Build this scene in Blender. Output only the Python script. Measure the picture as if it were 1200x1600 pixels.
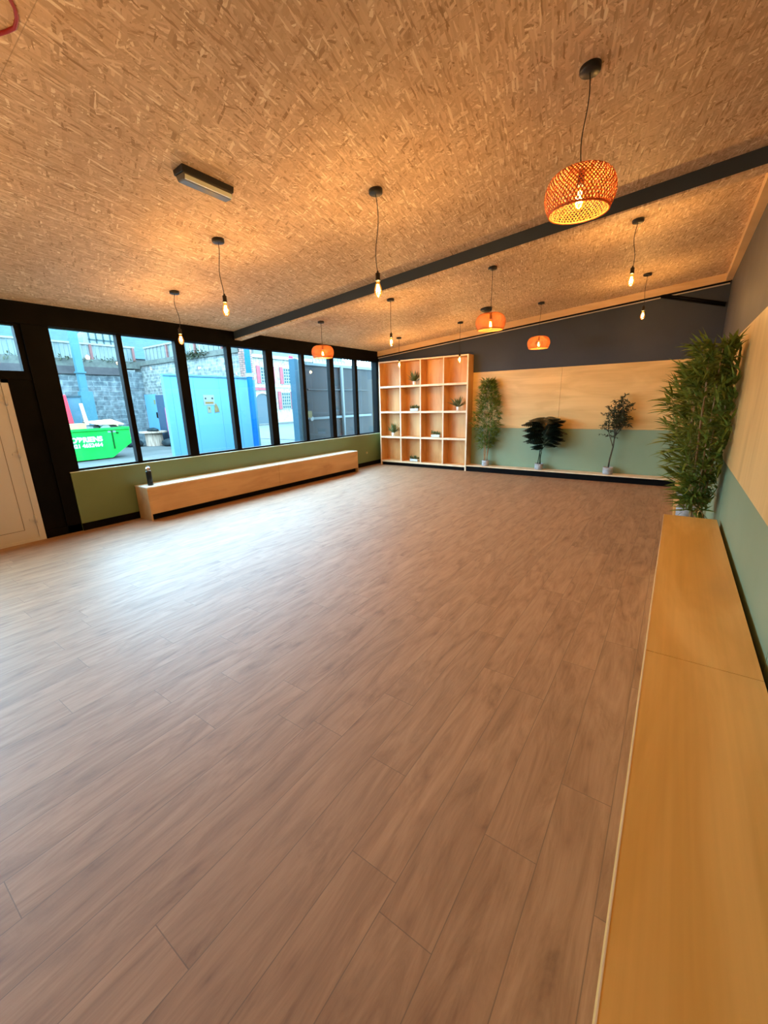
import bpy, math, random
from mathutils import Vector, Matrix
for o in list(bpy.data.objects): bpy.data.objects.remove(o, do_unlink=True)
S = bpy.context.scene
COL = S.collection
PI = math.pi

# ------------------------------------------------------------------ camera, world, lights, exposure
yaw, pitch, roll = 0.6141, 0.2627, -0.0257
fwd = Vector((-math.sin(yaw)*math.cos(pitch), math.cos(yaw)*math.cos(pitch), -math.sin(pitch)))
rt0 = Vector((math.cos(yaw), math.sin(yaw), 0)); up0 = rt0.cross(fwd)
rt = math.cos(roll)*rt0 + math.sin(roll)*up0; up = -math.sin(roll)*rt0 + math.cos(roll)*up0
cd = bpy.data.cameras.new('camera'); cam = bpy.data.objects.new('camera', cd); COL.objects.link(cam)
M = Matrix((rt, up, -fwd)).transposed().to_4x4(); M.translation = Vector((6.463, 0, 1.6)); cam.matrix_world = M
cd.sensor_fit = 'VERTICAL'; cd.sensor_height = 36; cd.lens = 639.6/1600*36; cd.clip_start = .02; cd.clip_end = 200
S.camera = cam

WORLD_STRENGTH = 19.5
BULB_WATTS = 19.0
EXPOSURE = 0.60
w = bpy.data.worlds.new('world'); S.world = w; w.use_nodes = True
bg = w.node_tree.nodes['Background']; bg.inputs[0].default_value = (.42, .77, 1.0, 1); bg.inputs[1].default_value = WORLD_STRENGTH
S.view_settings.view_transform = 'Standard'; S.view_settings.look = 'None'
S.view_settings.gamma = 1; S.view_settings.exposure = EXPOSURE; S.view_settings.use_curve_mapping = False
S.cycles.max_bounces = 10; S.cycles.diffuse_bounces = 6; S.cycles.transparent_max_bounces = 24
S.cycles.sample_clamp_indirect = 6

def portal(name, loc, rot, sx, sy):
    l = bpy.data.lights.new(name, 'AREA'); l.shape = 'RECTANGLE'; l.size = sx; l.size_y = sy; l.cycles.is_portal = True
    o = bpy.data.objects.new(name, l); o.location = loc; o.rotation_euler = rot; COL.objects.link(o)
portal('window_portal', (-.3, 5.6, 1.72), (0, -PI/2, 0), 1.9, 7.1)
portal('window_portal', (-.3, -1.1, 1.72), (0, -PI/2, 0), 1.9, 3.2)

# ------------------------------------------------------------------ materials
KO = 1.0   # outdoor colours are scaled by this, darkened to offset the overbright sky
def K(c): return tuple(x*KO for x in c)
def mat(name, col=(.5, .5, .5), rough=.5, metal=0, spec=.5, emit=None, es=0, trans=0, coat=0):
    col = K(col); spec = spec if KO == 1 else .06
    m = bpy.data.materials.new(name); m.use_nodes = True
    b = m.node_tree.nodes['Principled BSDF']
    b.inputs['Base Color'].default_value = (*col, 1); b.inputs['Roughness'].default_value = rough
    b.inputs['Metallic'].default_value = metal; b.inputs['Specular IOR Level'].default_value = spec
    b.inputs['Coat Weight'].default_value = coat
    if emit: b.inputs['Emission Color'].default_value = (*emit, 1); b.inputs['Emission Strength'].default_value = es
    return m
def N(m, t, **k):
    n = m.node_tree.nodes.new(t)
    for a, v in k.items():
        if a.startswith('i_'): n.inputs[a[2:].replace('_', ' ')].default_value = v
        else: setattr(n, a, v)
    return n
def L(m, a, ao, b, bi): m.node_tree.links.new(a.outputs[ao], b.inputs[bi])
def bsdf(m): return m.node_tree.nodes['Principled BSDF']
def ramp(m, stops, interp='LINEAR'):
    r = N(m, 'ShaderNodeValToRGB'); cr = r.color_ramp; cr.interpolation = interp
    while len(cr.elements) < len(stops): cr.elements.new(.5)
    for e, (p, c) in zip(cr.elements, stops): e.position = p; e.color = (*c, 1)
    return r
def coords(m, scale=(1, 1, 1), rot=(0, 0, 0), loc=(0, 0, 0)):
    tc = N(m, 'ShaderNodeTexCoord'); mp = N(m, 'ShaderNodeMapping')
    mp.inputs['Scale'].default_value = scale; mp.inputs['Rotation'].default_value = rot; mp.inputs['Location'].default_value = loc
    L(m, tc, 'Object', mp, 'Vector'); return mp
def bump(m, src, out, strength=.2, dist=.01):
    b = N(m, 'ShaderNodeBump'); b.inputs['Strength'].default_value = strength; b.inputs['Distance'].default_value = dist
    L(m, src, out, b, 'Height'); L(m, b, 'Normal', bsdf(m), 'Normal')
def math_(m, op, a=None, b=None, av=None, bv=None):
    n = N(m, 'ShaderNodeMath', operation=op)
    if a: L(m, a[0], a[1], n, 0)
    if b: L(m, b[0], b[1], n, 1)
    if av is not None: n.inputs[0].default_value = av
    if bv is not None: n.inputs[1].default_value = bv
    return n
def mix(m, fac, a, b, blend='MIX', fv=None):
    n = N(m, 'ShaderNodeMix', data_type='RGBA', blend_type=blend)
    if fac: L(m, fac[0], fac[1], n, 0)
    if fv is not None: n.inputs[0].default_value = fv
    for i, x in ((6, a), (7, b)):
        if isinstance(x, tuple) and not isinstance(x[0], bpy.types.Node): n.inputs[i].default_value = (*x, 1)
        else: L(m, x[0], x[1], n, i)
    return n

def noisy(name, c1, c2, scale=3., rough=.6, sc=(1, 1, 1), bstr=0, detail=4, lo=.35, hi=.65, **k):
    m = mat(name, c1, rough, **k); mp = coords(m, sc); n = N(m, 'ShaderNodeTexNoise'); n.inputs['Scale'].default_value = scale; n.inputs['Detail'].default_value = detail
    L(m, mp, 0, n, 'Vector'); r = ramp(m, [(lo, K(c1)), (hi, K(c2))]); L(m, n, 0, r, 0); L(m, r, 0, bsdf(m), 'Base Color')
    if bstr: bump(m, n, 0, bstr)
    return m

def osb():
    m = mat('strand_board', (.5, .3, .13), .62, spec=.25)
    tc = N(m, 'ShaderNodeTexCoord')
    warp = N(m, 'ShaderNodeTexNoise'); warp.inputs['Scale'].default_value = 2.6; warp.inputs['Detail'].default_value = 2
    L(m, tc, 'Object', warp, 'Vector')
    prev = None
    tones = [(0, (.38, .24, .13)), (.1, (.55, .38, .235)), (.5, (.66, .475, .31)), (.85, (.74, .55, .375)), (.96, (.87, .71, .52)), (1, (.94, .82, .65))]
    for i, (ang, sx, sy) in enumerate([(.9, 12, 66), (-.5, 15, 80), (2.0, 13, 72), (.35, 11, 60), (1.35, 13, 90)]):
        # each layer of strands swings gently about its own direction
        vr = N(m, 'ShaderNodeVectorRotate', rotation_type='Z_AXIS')
        L(m, tc, 'Object', vr, 'Vector')
        a = N(m, 'ShaderNodeMath', operation='MULTIPLY_ADD'); L(m, warp, 0, a, 0); a.inputs[1].default_value = .5; a.inputs[2].default_value = ang-.25
        vr.inputs['Angle'].default_value = ang
        mp = N(m, 'ShaderNodeMapping'); mp.inputs['Scale'].default_value = (sx, sy, 1); mp.inputs['Location'].default_value = (i*7.3, i*3.1, i)
        L(m, vr, 0, mp, 0)
        wn = N(m, 'ShaderNodeTexNoise'); wn.inputs['Scale'].default_value = 1.2; L(m, mp, 0, wn, 'Vector')
        ad = N(m, 'ShaderNodeVectorMath', operation='ADD'); L(m, mp, 0, ad, 0)
        sc = N(m, 'ShaderNodeVectorMath', operation='SCALE'); L(m, wn, 1, sc, 0); sc.inputs['Scale'].default_value = 1.3; L(m, sc, 0, ad, 1)
        v = N(m, 'ShaderNodeTexVoronoi', feature='F1', voronoi_dimensions='2D'); v.inputs['Scale'].default_value = 1; L(m, ad, 0, v, 'Vector')
        sep = N(m, 'ShaderNodeSeparateColor'); L(m, v, 'Color', sep, 0)
        r = ramp(m, tones); L(m, sep, 0, r, 0)
        # a thin dark rim where strands overlap
        rim = ramp(m, [(.0, (1, 1, 1)), (.62, (1, 1, 1)), (.95, (.72, .66, .6))]); L(m, v, 'Distance', rim, 0)
        col = mix(m, None, (r, 0), (rim, 0), 'MULTIPLY', .6)
        if prev is None: prev = (col, 2)
        else:
            gt = math_(m, 'GREATER_THAN', (sep, 1), None, bv=.52)
            prev = (mix(m, (gt, 0), prev, (col, 2)), 2)
    big = N(m, 'ShaderNodeTexNoise'); big.inputs['Scale'].default_value = .9; L(m, tc, 'Object', big, 'Vector')
    br = ramp(m, [(.3, (.88, .84, .8)), (.7, (1.06, 1.04, 1.02))]); L(m, big, 0, br, 0)
    o = mix(m, None, prev, (br, 0), 'MULTIPLY', 1)
    # board joints every 1.22 x 2.44 m
    sx = N(m, 'ShaderNodeSeparateXYZ'); L(m, tc, 'Object', sx, 0)
    seams = None
    for ax, pitch_, off in ((0, 2.44, .35), (1, 1.22, .25)):
        q = math_(m, 'ADD', (sx, ax), None, bv=off+24.4); q = math_(m, 'MODULO', (q, 0), None, bv=pitch_); q = math_(m, 'LESS_THAN', (q, 0), None, bv=.004)
        seams = q if seams is None else math_(m, 'MAXIMUM', (seams, 0), (q, 0))
    seams = math_(m, 'MULTIPLY', (seams, 0), None, bv=.45); o = mix(m, (seams, 0), (o, 2), (.25, .16, .09))
    L(m, o, 2, bsdf(m), 'Base Color')
    bw = N(m, 'ShaderNodeRGBToBW'); L(m, o, 2, bw, 0); bump(m, bw, 0, .35, .004)
    return m

def floor_mat():
    m = mat('oak_laminate', (.4, .26, .16), .5, spec=.75)
    PW, PL = .1915, 1.29
    tc = N(m, 'ShaderNodeTexCoord'); s = N(m, 'ShaderNodeSeparateXYZ'); L(m, tc, 'Object', s, 0)
    u = math_(m, 'ADD', (s, 0), None, bv=-4.343+PW*60); u = math_(m, 'DIVIDE', (u, 0), None, bv=PW); row = math_(m, 'FLOOR', (u, 0)); fu = math_(m, 'FRACT', (u, 0))
    wn = N(m, 'ShaderNodeTexWhiteNoise', noise_dimensions='1D'); L(m, row, 0, wn, 'W')
    v = math_(m, 'DIVIDE', (s, 1), None, bv=PL); v = math_(m, 'ADD', (v, 0), (wn, 0)); vi = math_(m, 'FLOOR', (v, 0)); fv = math_(m, 'FRACT', (v, 0))
    cmb = N(m, 'ShaderNodeCombineXYZ'); L(m, row, 0, cmb, 0); L(m, vi, 0, cmb, 1)
    pid = N(m, 'ShaderNodeTexWhiteNoise', noise_dimensions='2D'); L(m, cmb, 0, pid, 'Vector')
    off = N(m, 'ShaderNodeVectorMath', operation='SCALE'); L(m, pid, 1, off, 0); off.inputs['Scale'].default_value = 17
    ad = N(m, 'ShaderNodeVectorMath', operation='ADD'); L(m, tc, 'Object', ad, 0); L(m, off, 0, ad, 1)
    mp = N(m, 'ShaderNodeMapping'); mp.inputs['Scale'].default_value = (6, 1.0, 1); L(m, ad, 0, mp, 0)
    n = N(m, 'ShaderNodeTexNoise'); n.inputs['Scale'].default_value = 1.6; n.inputs['Detail'].default_value = 7; n.inputs['Roughness'].default_value = .66; n.inputs['Distortion'].default_value = 1.6
    L(m, mp, 0, n, 'Vector')
    r = ramp(m, [(.25, (.168, .079, .034)), (.40, (.265, .138, .067)), (.55, (.333, .184, .096)), (.72, (.382, .22, .12))]); L(m, n, 0, r, 0)
    mp2 = N(m, 'ShaderNodeMapping'); mp2.inputs['Scale'].default_value = (90, 4, 1); L(m, ad, 0, mp2, 0)
    n2 = N(m, 'ShaderNodeTexNoise'); n2.inputs['Scale'].default_value = 1; n2.inputs['Detail'].default_value = 3; L(m, mp2, 0, n2, 'Vector')
    r2 = ramp(m, [(.3, (.9, .87, .85)), (.65, (1.04, 1.04, 1.04))]); L(m, n2, 0, r2, 0)
    c = mix(m, None, (r, 0), (r2, 0), 'MULTIPLY', 1)
    # knots
    mp3 = N(m, 'ShaderNodeMapping'); mp3.inputs['Scale'].default_value = (3.6, 1.5, 1); L(m, ad, 0, mp3, 0)
    vk = N(m, 'ShaderNodeTexVoronoi', voronoi_dimensions='2D'); vk.inputs['Scale'].default_value = 1.1; L(m, mp3, 0, vk, 'Vector')
    rk = ramp(m, [(0, (.3, .24, .2)), (.03, (.6, .5, .45)), (.09, (.9, .85, .82)), (.16, (1, 1, 1))]); L(m, vk, 'Distance', rk, 0)
    c = mix(m, None, (c, 2), (rk, 0), 'MULTIPLY', .5)
    tone = ramp(m, [(0, (.94, .93, .93)), (1, (1.05, 1.04, 1.03))]); L(m, pid, 0, tone, 0)
    c = mix(m, None, (c, 2), (tone, 0), 'MULTIPLY', 1)
    e1 = math_(m, 'LESS_THAN', (fu, 0), None, bv=.016); e2 = math_(m, 'LESS_THAN', (fv, 0), None, bv=.0022)
    e = math_(m, 'MAXIMUM', (e1, 0), (e2, 0)); e = math_(m, 'MULTIPLY', (e, 0), None, bv=.75)
    c = mix(m, (e, 0), (c, 2), (.12, .07, .04))
    L(m, c, 2, bsdf(m), 'Base Color')
    rr = N(m, 'ShaderNodeMapRange'); L(m, n, 0, rr, 0); rr.inputs[3].default_value = .60; rr.inputs[4].default_value = .50; L(m, rr, 0, bsdf(m), 'Roughness')
    return m

def ply(name, sc=(1, 1, 1), c1=(.63, .41, .155), c2=(.74, .50, .205), rough=.42, streak=.5):
    m = mat(name, c1, rough, spec=.4)
    mp = coords(m, sc); n = N(m, 'ShaderNodeTexNoise'); n.inputs['Scale'].default_value = 1.7; n.inputs['Detail'].default_value = 5; n.inputs['Distortion'].default_value = .8
    L(m, mp, 0, n, 'Vector'); r = ramp(m, [(.22, tuple(x*.86 for x in c1)), (.40, c1), (.60, c2), (.85, tuple(min(1, x*1.05) for x in c2))]); L(m, n, 0, r, 0)
    mp2 = coords(m, tuple(x*(14 if x > 1 else 1.2) for x in sc)); n2 = N(m, 'ShaderNodeTexNoise'); n2.inputs['Scale'].default_value = 2; n2.inputs['Detail'].default_value = 3; L(m, mp2, 0, n2, 'Vector')
    r2 = ramp(m, [(.3, (.92, .89, .85)), (.7, (1.05, 1.04, 1.03))]); L(m, n2, 0, r2, 0)
    c = mix(m, None, (r, 0), (r2, 0), 'MULTIPLY', streak)
    mp3 = coords(m, tuple(x*.55 for x in sc), loc=(3, 5, 1)); v = N(m, 'ShaderNodeTexNoise'); v.inputs['Scale'].default_value = 5; v.inputs['Detail'].default_value = 2; L(m, mp3, 0, v, 'Vector')
    r3 = ramp(m, [(.22, (.72, .6, .5)), (.33, (1, 1, 1))]); L(m, v, 0, r3, 0)
    c = mix(m, None, (c, 2), (r3, 0), 'MULTIPLY', .6)
    L(m, c, 2, bsdf(m), 'Base Color'); return m

def stone(name, c1, c2, cm, sc=(1, 1, 1), bw=.5, rh=.22):
    m = mat(name, c1, .9); c1, c2, cm = K(c1), K(c2), K(cm); tc = N(m, 'ShaderNodeTexCoord'); sp = N(m, 'ShaderNodeSeparateXYZ'); L(m, tc, 'Object', sp, 0)
    s = math_(m, 'ADD', (sp, 0), (sp, 1)); cb = N(m, 'ShaderNodeCombineXYZ'); L(m, s, 0, cb, 0); L(m, sp, 2, cb, 1)
    wn = N(m, 'ShaderNodeTexNoise'); wn.inputs['Scale'].default_value = 2.2; L(m, cb, 0, wn, 'Vector')
    sc_ = N(m, 'ShaderNodeVectorMath', operation='SCALE'); L(m, wn, 1, sc_, 0); sc_.inputs['Scale'].default_value = .12
    ad = N(m, 'ShaderNodeVectorMath', operation='ADD'); L(m, cb, 0, ad, 0); L(m, sc_, 0, ad, 1)
    b = N(m, 'ShaderNodeTexBrick'); L(m, ad, 0, b, 'Vector'); b.inputs['Scale'].default_value = 1; b.inputs['Brick Width'].default_value = bw; b.inputs['Row Height'].default_value = rh
    b.inputs['Mortar Size'].default_value = .015; b.inputs['Color1'].default_value = (*c1, 1); b.inputs['Color2'].default_value = (*c2, 1); b.inputs['Mortar'].default_value = (*cm, 1)
    n = N(m, 'ShaderNodeTexNoise'); n.inputs['Scale'].default_value = 5; n.inputs['Detail'].default_value = 6; L(m, tc, 'Object', n, 'Vector')
    r = ramp(m, [(.35, (.55, .58, .6)), (.65, (1.25, 1.25, 1.2))]); L(m, n, 0, r, 0)
    c = mix(m, None, (b, 0), (r, 0), 'MULTIPLY', .9); L(m, c, 2, bsdf(m), 'Base Color'); bump(m, b, 1, .4, .03); return m

def glass(name='window_glass', tint=(.97, .99, 1), refl=.6):
    m = bpy.data.materials.new(name); m.use_nodes = True; nt = m.node_tree; nt.nodes.clear()
    o = N(m, 'ShaderNodeOutputMaterial'); t = N(m, 'ShaderNodeBsdfTransparent'); t.inputs[0].default_value = (*tint, 1)
    g = N(m, 'ShaderNodeBsdfGlossy'); g.inputs['Roughness'].default_value = .01
    f = N(m, 'ShaderNodeLayerWeight'); f.inputs[0].default_value = .5   # same from either side of the thin pane
    q = math_(m, 'POWER', (f, 1), None, bv=4); q = math_(m, 'MULTIPLY', (q, 0), None, bv=.45*refl); q = math_(m, 'ADD', (q, 0), None, bv=.03*refl)
    mx = N(m, 'ShaderNodeMixShader'); L(m, q, 0, mx, 0); L(m, t, 0, mx, 1); L(m, g, 0, mx, 2); L(m, mx, 0, o, 0); return m

def leafy(name, c1, c2, rough=.45, tr=.25):
    m = bpy.data.materials.new(name); m.use_nodes = True; b = bsdf(m)
    mp = coords(m, (9, 9, 9)); n = N(m, 'ShaderNodeTexNoise'); n.inputs['Scale'].default_value = 2; L(m, mp, 0, n, 'Vector')
    r = ramp(m, [(.3, K(c1)), (.7, K(c2))]); L(m, n, 0, r, 0); L(m, r, 0, b, 'Base Color'); b.inputs['Roughness'].default_value = rough
    t = N(m, 'ShaderNodeBsdfTranslucent'); L(m, r, 0, t, 0)
    mx = N(m, 'ShaderNodeMixShader'); mx.inputs[0].default_value = tr; o = m.node_tree.nodes['Material Output']
    L(m, b, 0, mx, 1); L(m, t, 0, mx, 2); L(m, mx, 0, o, 0); return m

OSB = osb(); FLOOR = floor_mat()
PLYX = ply('birch_plywood_wide', (.5, 2.2, 2.4)); PLYZ = ply('birch_plywood_side', (2.2, 1.6, .5)); PLYB = ply('bench_top_plywood', (2.4, .45, 1), (.68, .365, .085), (.80, .47, .14), .34, .5)
PLYW = ply('window_bench_plywood', (2, .6, 2), (.52, .31, .15), (.62, .39, .2), .45, .5)
PLYS = ply('bookcase_plywood', (2.2, 2.2, .6), (.60, .30, .10), (.70, .39, .15), .5, .7)
EDGE = noisy('plywood_edge', (.72, .52, .33), (.82, .63, .43), 8, .55)
TRIMW = ply('planed_timber', (.6, .6, 3), (.66, .43, .22), (.75, .52, .29), .5, .4)
CHAR = noisy('charcoal_paint', (.034, .041, .056), (.040, .047, .062), 2, .6, spec=.3)
BEAMP = noisy('beam_grey_paint', (.026, .040, .058), (.032, .047, .066), 2, .5)
GREEN = noisy('sage_green_paint', (.21, .29, .175), (.235, .315, .195), 1.5, .55)
OLIVE = noisy('olive_green_paint', (.135, .185, .078), (.15, .205, .09), 1.5, .5)
BLACK = noisy('black_paint', (.003, .003, .0036), (.006, .005, .005), 3, .5, spec=.05)
BLK = mat('black_plastic', (.012, .012, .013), .4)
CORDM = mat('black_cord', (.02, .016, .014), .7)
CREAM = mat('cream_upvc', (.56, .53, .54), .35)
CREAMD = mat('cream_groove', (.18, .14, .11), .6)
GLASS = glass()
SILVER = mat('brushed_steel', (.6, .62, .64), .25, 1)
WHITE = mat('white_plastic', (.75, .78, .78), .35)
CONC = noisy('concrete_pot', (.30, .31, .33), (.40, .41, .43), 20, .8, bstr=.1)
WPOT = mat('white_ceramic', (.72, .70, .68), .35)
SOIL = noisy('soil', (.02, .014, .01), (.05, .035, .02), 30, .95)
BAMB = leafy('bamboo_leaf', (.065, .115, .010), (.25, .31, .05))
CANE = noisy('bamboo_cane', (.34, .19, .08), (.46, .28, .13), 6, .5, (1, 1, 4))
DARKL = leafy('dark_leaf', (.003, .008, .005), (.010, .018, .010), .35, .04)
OLIVL = leafy('olive_leaf', (.02, .03, .012), (.07, .09, .045), .5, .15)
BARK = noisy('bark', (.045, .04, .025), (.09, .07, .045), 14, .9)
AGAVE = leafy('spiky_leaf', (.05, .09, .025), (.19, .23, .10), .5, .15)
SUCC = leafy('succulent_leaf', (.04, .08, .02), (.18, .22, .08), .5, .1)
REDC = mat('red_cable', (.30, .005, .008), .45)

def rattan():
    m = bpy.data.materials.new('woven_bamboo'); m.use_nodes = True; b = bsdf(m)
    b.inputs['Base Color'].default_value = (.33, .125, .03, 1); b.inputs['Roughness'].default_value = .5
    t = N(m, 'ShaderNodeBsdfTranslucent'); t.inputs[0].default_value = (.78, .24, .025, 1)
    mx = N(m, 'ShaderNodeMixShader'); mx.inputs[0].default_value = .28; o = m.node_tree.nodes['Material Output']
    L(m, b, 0, mx, 1); L(m, t, 0, mx, 2); L(m, mx, 0, o, 0); return m
RATT = rattan()
AMBER = glass('amber_bulb_glass', (1, .78, .40), .6)
_e = N(AMBER, 'ShaderNodeEmission'); _e.inputs[0].default_value = (1, .34, .04, 1); _e.inputs[1].default_value = .32   # lit envelope
_o = next(n for n in AMBER.node_tree.nodes if n.type == 'OUTPUT_MATERIAL'); _m = _o.inputs[0].links[0].from_node; _a = N(AMBER, 'ShaderNodeAddShader')
L(AMBER, _m, 0, _a, 0); L(AMBER, _e, 0, _a, 1); L(AMBER, _a, 0, _o, 0)
FIL = mat('glowing_filament', (1, .6, .2), .5, emit=(1, .62, .22), es=90)
GLOW = mat('glowing_bulb_core', (1, .6, .2), .5, emit=(1, .55, .14), es=9)

# ------------------------------------------------------------------ mesh helpers
class MB:
    def __init__(s): s.v = []; s.f = []; s.mi = []; s.smooth = []
    def add(s, vs, fs, mi=0, sm=False):
        o = len(s.v); s.v += [tuple(v) for v in vs]; s.f += [tuple(i+o for i in f) for f in fs]; s.mi += [mi]*len(fs); s.smooth += [sm]*len(fs); return s
    def box(s, x0, x1, y0, y1, z0, z1, mi=0):
        if x1 < x0: x0, x1 = x1, x0
        if y1 < y0: y0, y1 = y1, y0
        if z1 < z0: z0, z1 = z1, z0
        v = [(x, y, z) for z in (z0, z1) for y in (y0, y1) for x in (x0, x1)]
        return s.add(v, [(0, 2, 3, 1), (4, 5, 7, 6), (0, 1, 5, 4), (2, 6, 7, 3), (0, 4, 6, 2), (1, 3, 7, 5)], mi)
    def hexa(s, v, mi=0):   # 8 corners ordered like box
        return s.add(v, [(0, 2, 3, 1), (4, 5, 7, 6), (0, 1, 5, 4), (2, 6, 7, 3), (0, 4, 6, 2), (1, 3, 7, 5)], mi)
    def tube(s, pts, r, seg=8, mi=0, cap=True, closed=False):
        pts = [Vector(p) for p in pts]; n = len(pts); rs = r if isinstance(r, (list, tuple)) else [r]*n
        vs = []; a = None
        for i, p in enumerate(pts):
            if closed: t = (pts[(i+1) % n]-pts[i-1])
            else: t = (pts[min(i+1, n-1)]-pts[max(i-1, 0)])
            t.normalize()
            if a is None: a = t.orthogonal().normalized()
            a = (a-t*a.dot(t)); a = a.normalized() if a.length > 1e-6 else t.orthogonal().normalized()
            b = t.cross(a)
            for k in range(seg):
                q = 2*PI*k/seg; vs.append(p+(a*math.cos(q)+b*math.sin(q))*rs[i])
        fs = []
        for i in range(n if closed else n-1):
            j = (i+1) % n
            for k in range(seg): fs.append((i*seg+k, i*seg+(k+1) % seg, j*seg+(k+1) % seg, j*seg+k))
        s.add(vs, fs, mi, True)
        if cap and not closed:
            o = len(s.v)-len(vs); s.f += [tuple(o+k for k in range(seg))[::-1], tuple(o+(n-1)*seg+k for k in range(seg))]; s.mi += [mi]*2; s.smooth += [False]*2
        return s
    def lathe(s, prof, seg=24, c=(0, 0, 0), mi=0, sm=True, sx=1, sy=1):
        vs = []; fs = []; n = len(prof)
        for r, z in prof:
            for k in range(seg):
                q = 2*PI*k/seg; vs.append((c[0]+r*math.cos(q)*sx, c[1]+r*math.sin(q)*sy, c[2]+z))
        for i in range(n-1):
            for k in range(seg): fs.append((i*seg+k, i*seg+(k+1) % seg, (i+1)*seg+(k+1) % seg, (i+1)*seg+k))
        s.add(vs, fs, mi, sm)
        o = len(s.v)-len(vs); 
        if prof[0][0] > 1e-5: s.f.append(tuple(o+k for k in range(seg))[::-1]); s.mi.append(mi); s.smooth.append(False)
        if prof[-1][0] > 1e-5: s.f.append(tuple(o+(n-1)*seg+k for k in range(seg))); s.mi.append(mi); s.smooth.append(False)
        return s
    def inside(s):   # leaves rest against the walls, never through them
        s.v = [(min(x, W-.012), min(y, D-.012), z) for x, y, z in s.v]; return s
    def build(s, name, mats, parent=None, bev=0, loc=None):
        me = bpy.data.meshes.new(name)
        vs = s.v if loc is None else [(x-loc[0], y-loc[1], z-loc[2]) for x, y, z in s.v]
        me.from_pydata(vs, [], s.f)
        for m in (mats if isinstance(mats, (list, tuple)) else [mats]): me.materials.append(m)
        for p, mi, sm in zip(me.polygons, s.mi, s.smooth): p.material_index = mi; p.use_smooth = sm
        me.update(); o = bpy.data.objects.new(name, me); COL.objects.link(o)
        if loc is not None: o.location = loc
        if parent is not None: o.parent = parent
        if bev:
            b = o.modifiers.new('bevel', 'BEVEL'); b.width = bev; b.segments = 2; b.limit_method = 'ANGLE'
        return o
def struct(o): o['kind'] = 'structure'; return o
def tag(o, label, cat, group=None, kind=None):
    o['label'] = label; o['category'] = cat
    if group: o['group'] = group
    if kind: o['kind'] = kind
    return o
def empty(name, loc, label, cat, group=None, rz=0):
    o = bpy.data.objects.new(name, None); COL.objects.link(o); o.location = loc; o.rotation_euler = (0, 0, rz); o.empty_display_size = .1
    return tag(o, label, cat, group)
def copy_tree(o, parent=None):
    c = o.copy(); COL.objects.link(c); c.parent = parent
    for ch in list(o.children): copy_tree(ch, c)
    return c
def bx(*a, **k): return MB().box(*a, **k)

# ------------------------------------------------------------------ room shell
W = 6.891; D = 9.10; Y0 = -3.2; ZC = 2.838; SL = .087
def cz(x): return ZC+SL*x
struct(bx(-.25, W+.1, Y0-.1, D+.1, -.1, 0).build('floor', FLOOR))
x0, x1 = -.25, W+.12
struct(MB().hexa([(x0, Y0-.1, cz(x0)), (x1, Y0-.1, cz(x1)), (x0, D+.1, cz(x0)), (x1, D+.1, cz(x1)), (x0, Y0-.1, cz(x0)+.1), (x1, Y0-.1, cz(x1)+.1), (x0, D+.1, cz(x0)+.1), (x1, D+.1, cz(x1)+.1)]).build('ceiling', OSB))
# back wall: charcoal top, plywood band, green below
ZP, ZM = 2.183, .975
wb = MB(); wb.box(-.25, W+.1, D+.02, D+.12, 0, 3.6)
for a, b in ((-.05, 2.033), (2.036, 4.474), (4.478, W)): wb.box(a, b, D, D+.02, ZM+.002, ZP, 1)
wb.box(-.05, W, D+.006, D+.02, 0, ZM, 2)
struct(wb.build('wall_back', [CHAR, PLYX, GREEN]))
wr = MB(); wr.box(W+.02, W+.12, Y0-.1, D+.02, 0, 3.75)
ys = [Y0, -.3, 2.1, 4.7, 6.95, D]
for a, b in zip(ys[:-1], ys[1:]):
    wr.box(W, W+.02, a+.002, b-.002, ZM+.002, ZP, 1); wr.box(W+.006, W+.02, a+.003, b-.003, 0, ZM, 2)
struct(wr.build('wall_right', [noisy('grey_paint', (.075, .072, .072), (.09, .085, .084), 2, .6), PLYZ, GREEN]))
wn = MB(); wn.box(-.25, W+.12, Y0-.2, Y0-.1, 0, 3.7); wn.box(0, W, Y0-.1, Y0-.08, ZM, ZP, 1); wn.box(0, W, Y0-.1, Y0-.085, 0, ZM, 2)
struct(wn.build('wall_front', [CHAR, PLYX, GREEN]))
# left wall: olive dwarf wall, black posts and header
wl = MB()
wl.box(-.16, 0, 2.02, D, 0, .795, 0)                      # dwarf wall boxed out
wl.box(-.20, -.02, 1.86, 2.13, 0, 2.62, 1)                # black post
wl.box(-.20, -.05, 1.62, 1.87, 0, 2.02, 1)
wl.box(-.20, -.02, .62, .78, 0, 2.62, 1)
wl.box(-.20, -.02, Y0, .62, 0, .8, 0)
wl.box(-.20, -.0, Y0, D, 2.60, 3.0, 1)                    # header
wl.box(-.20, -.04, .78, 1.86, 1.965, 2.035, 1)
wl.box(-.20, -.02, 9.05, D, .79, 2.62, 1)
struct(wl.build('wall_left', [OLIVE, BLACK]))
struct(bx(-.10, .004, 2.015, D, .795, .806).build('trim_1', noisy('daylit_sill', (.60, .68, .56), (.66, .74, .62), 3, .2)))  # lit top of the olive ledge, daylight put into its pale colour
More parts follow.
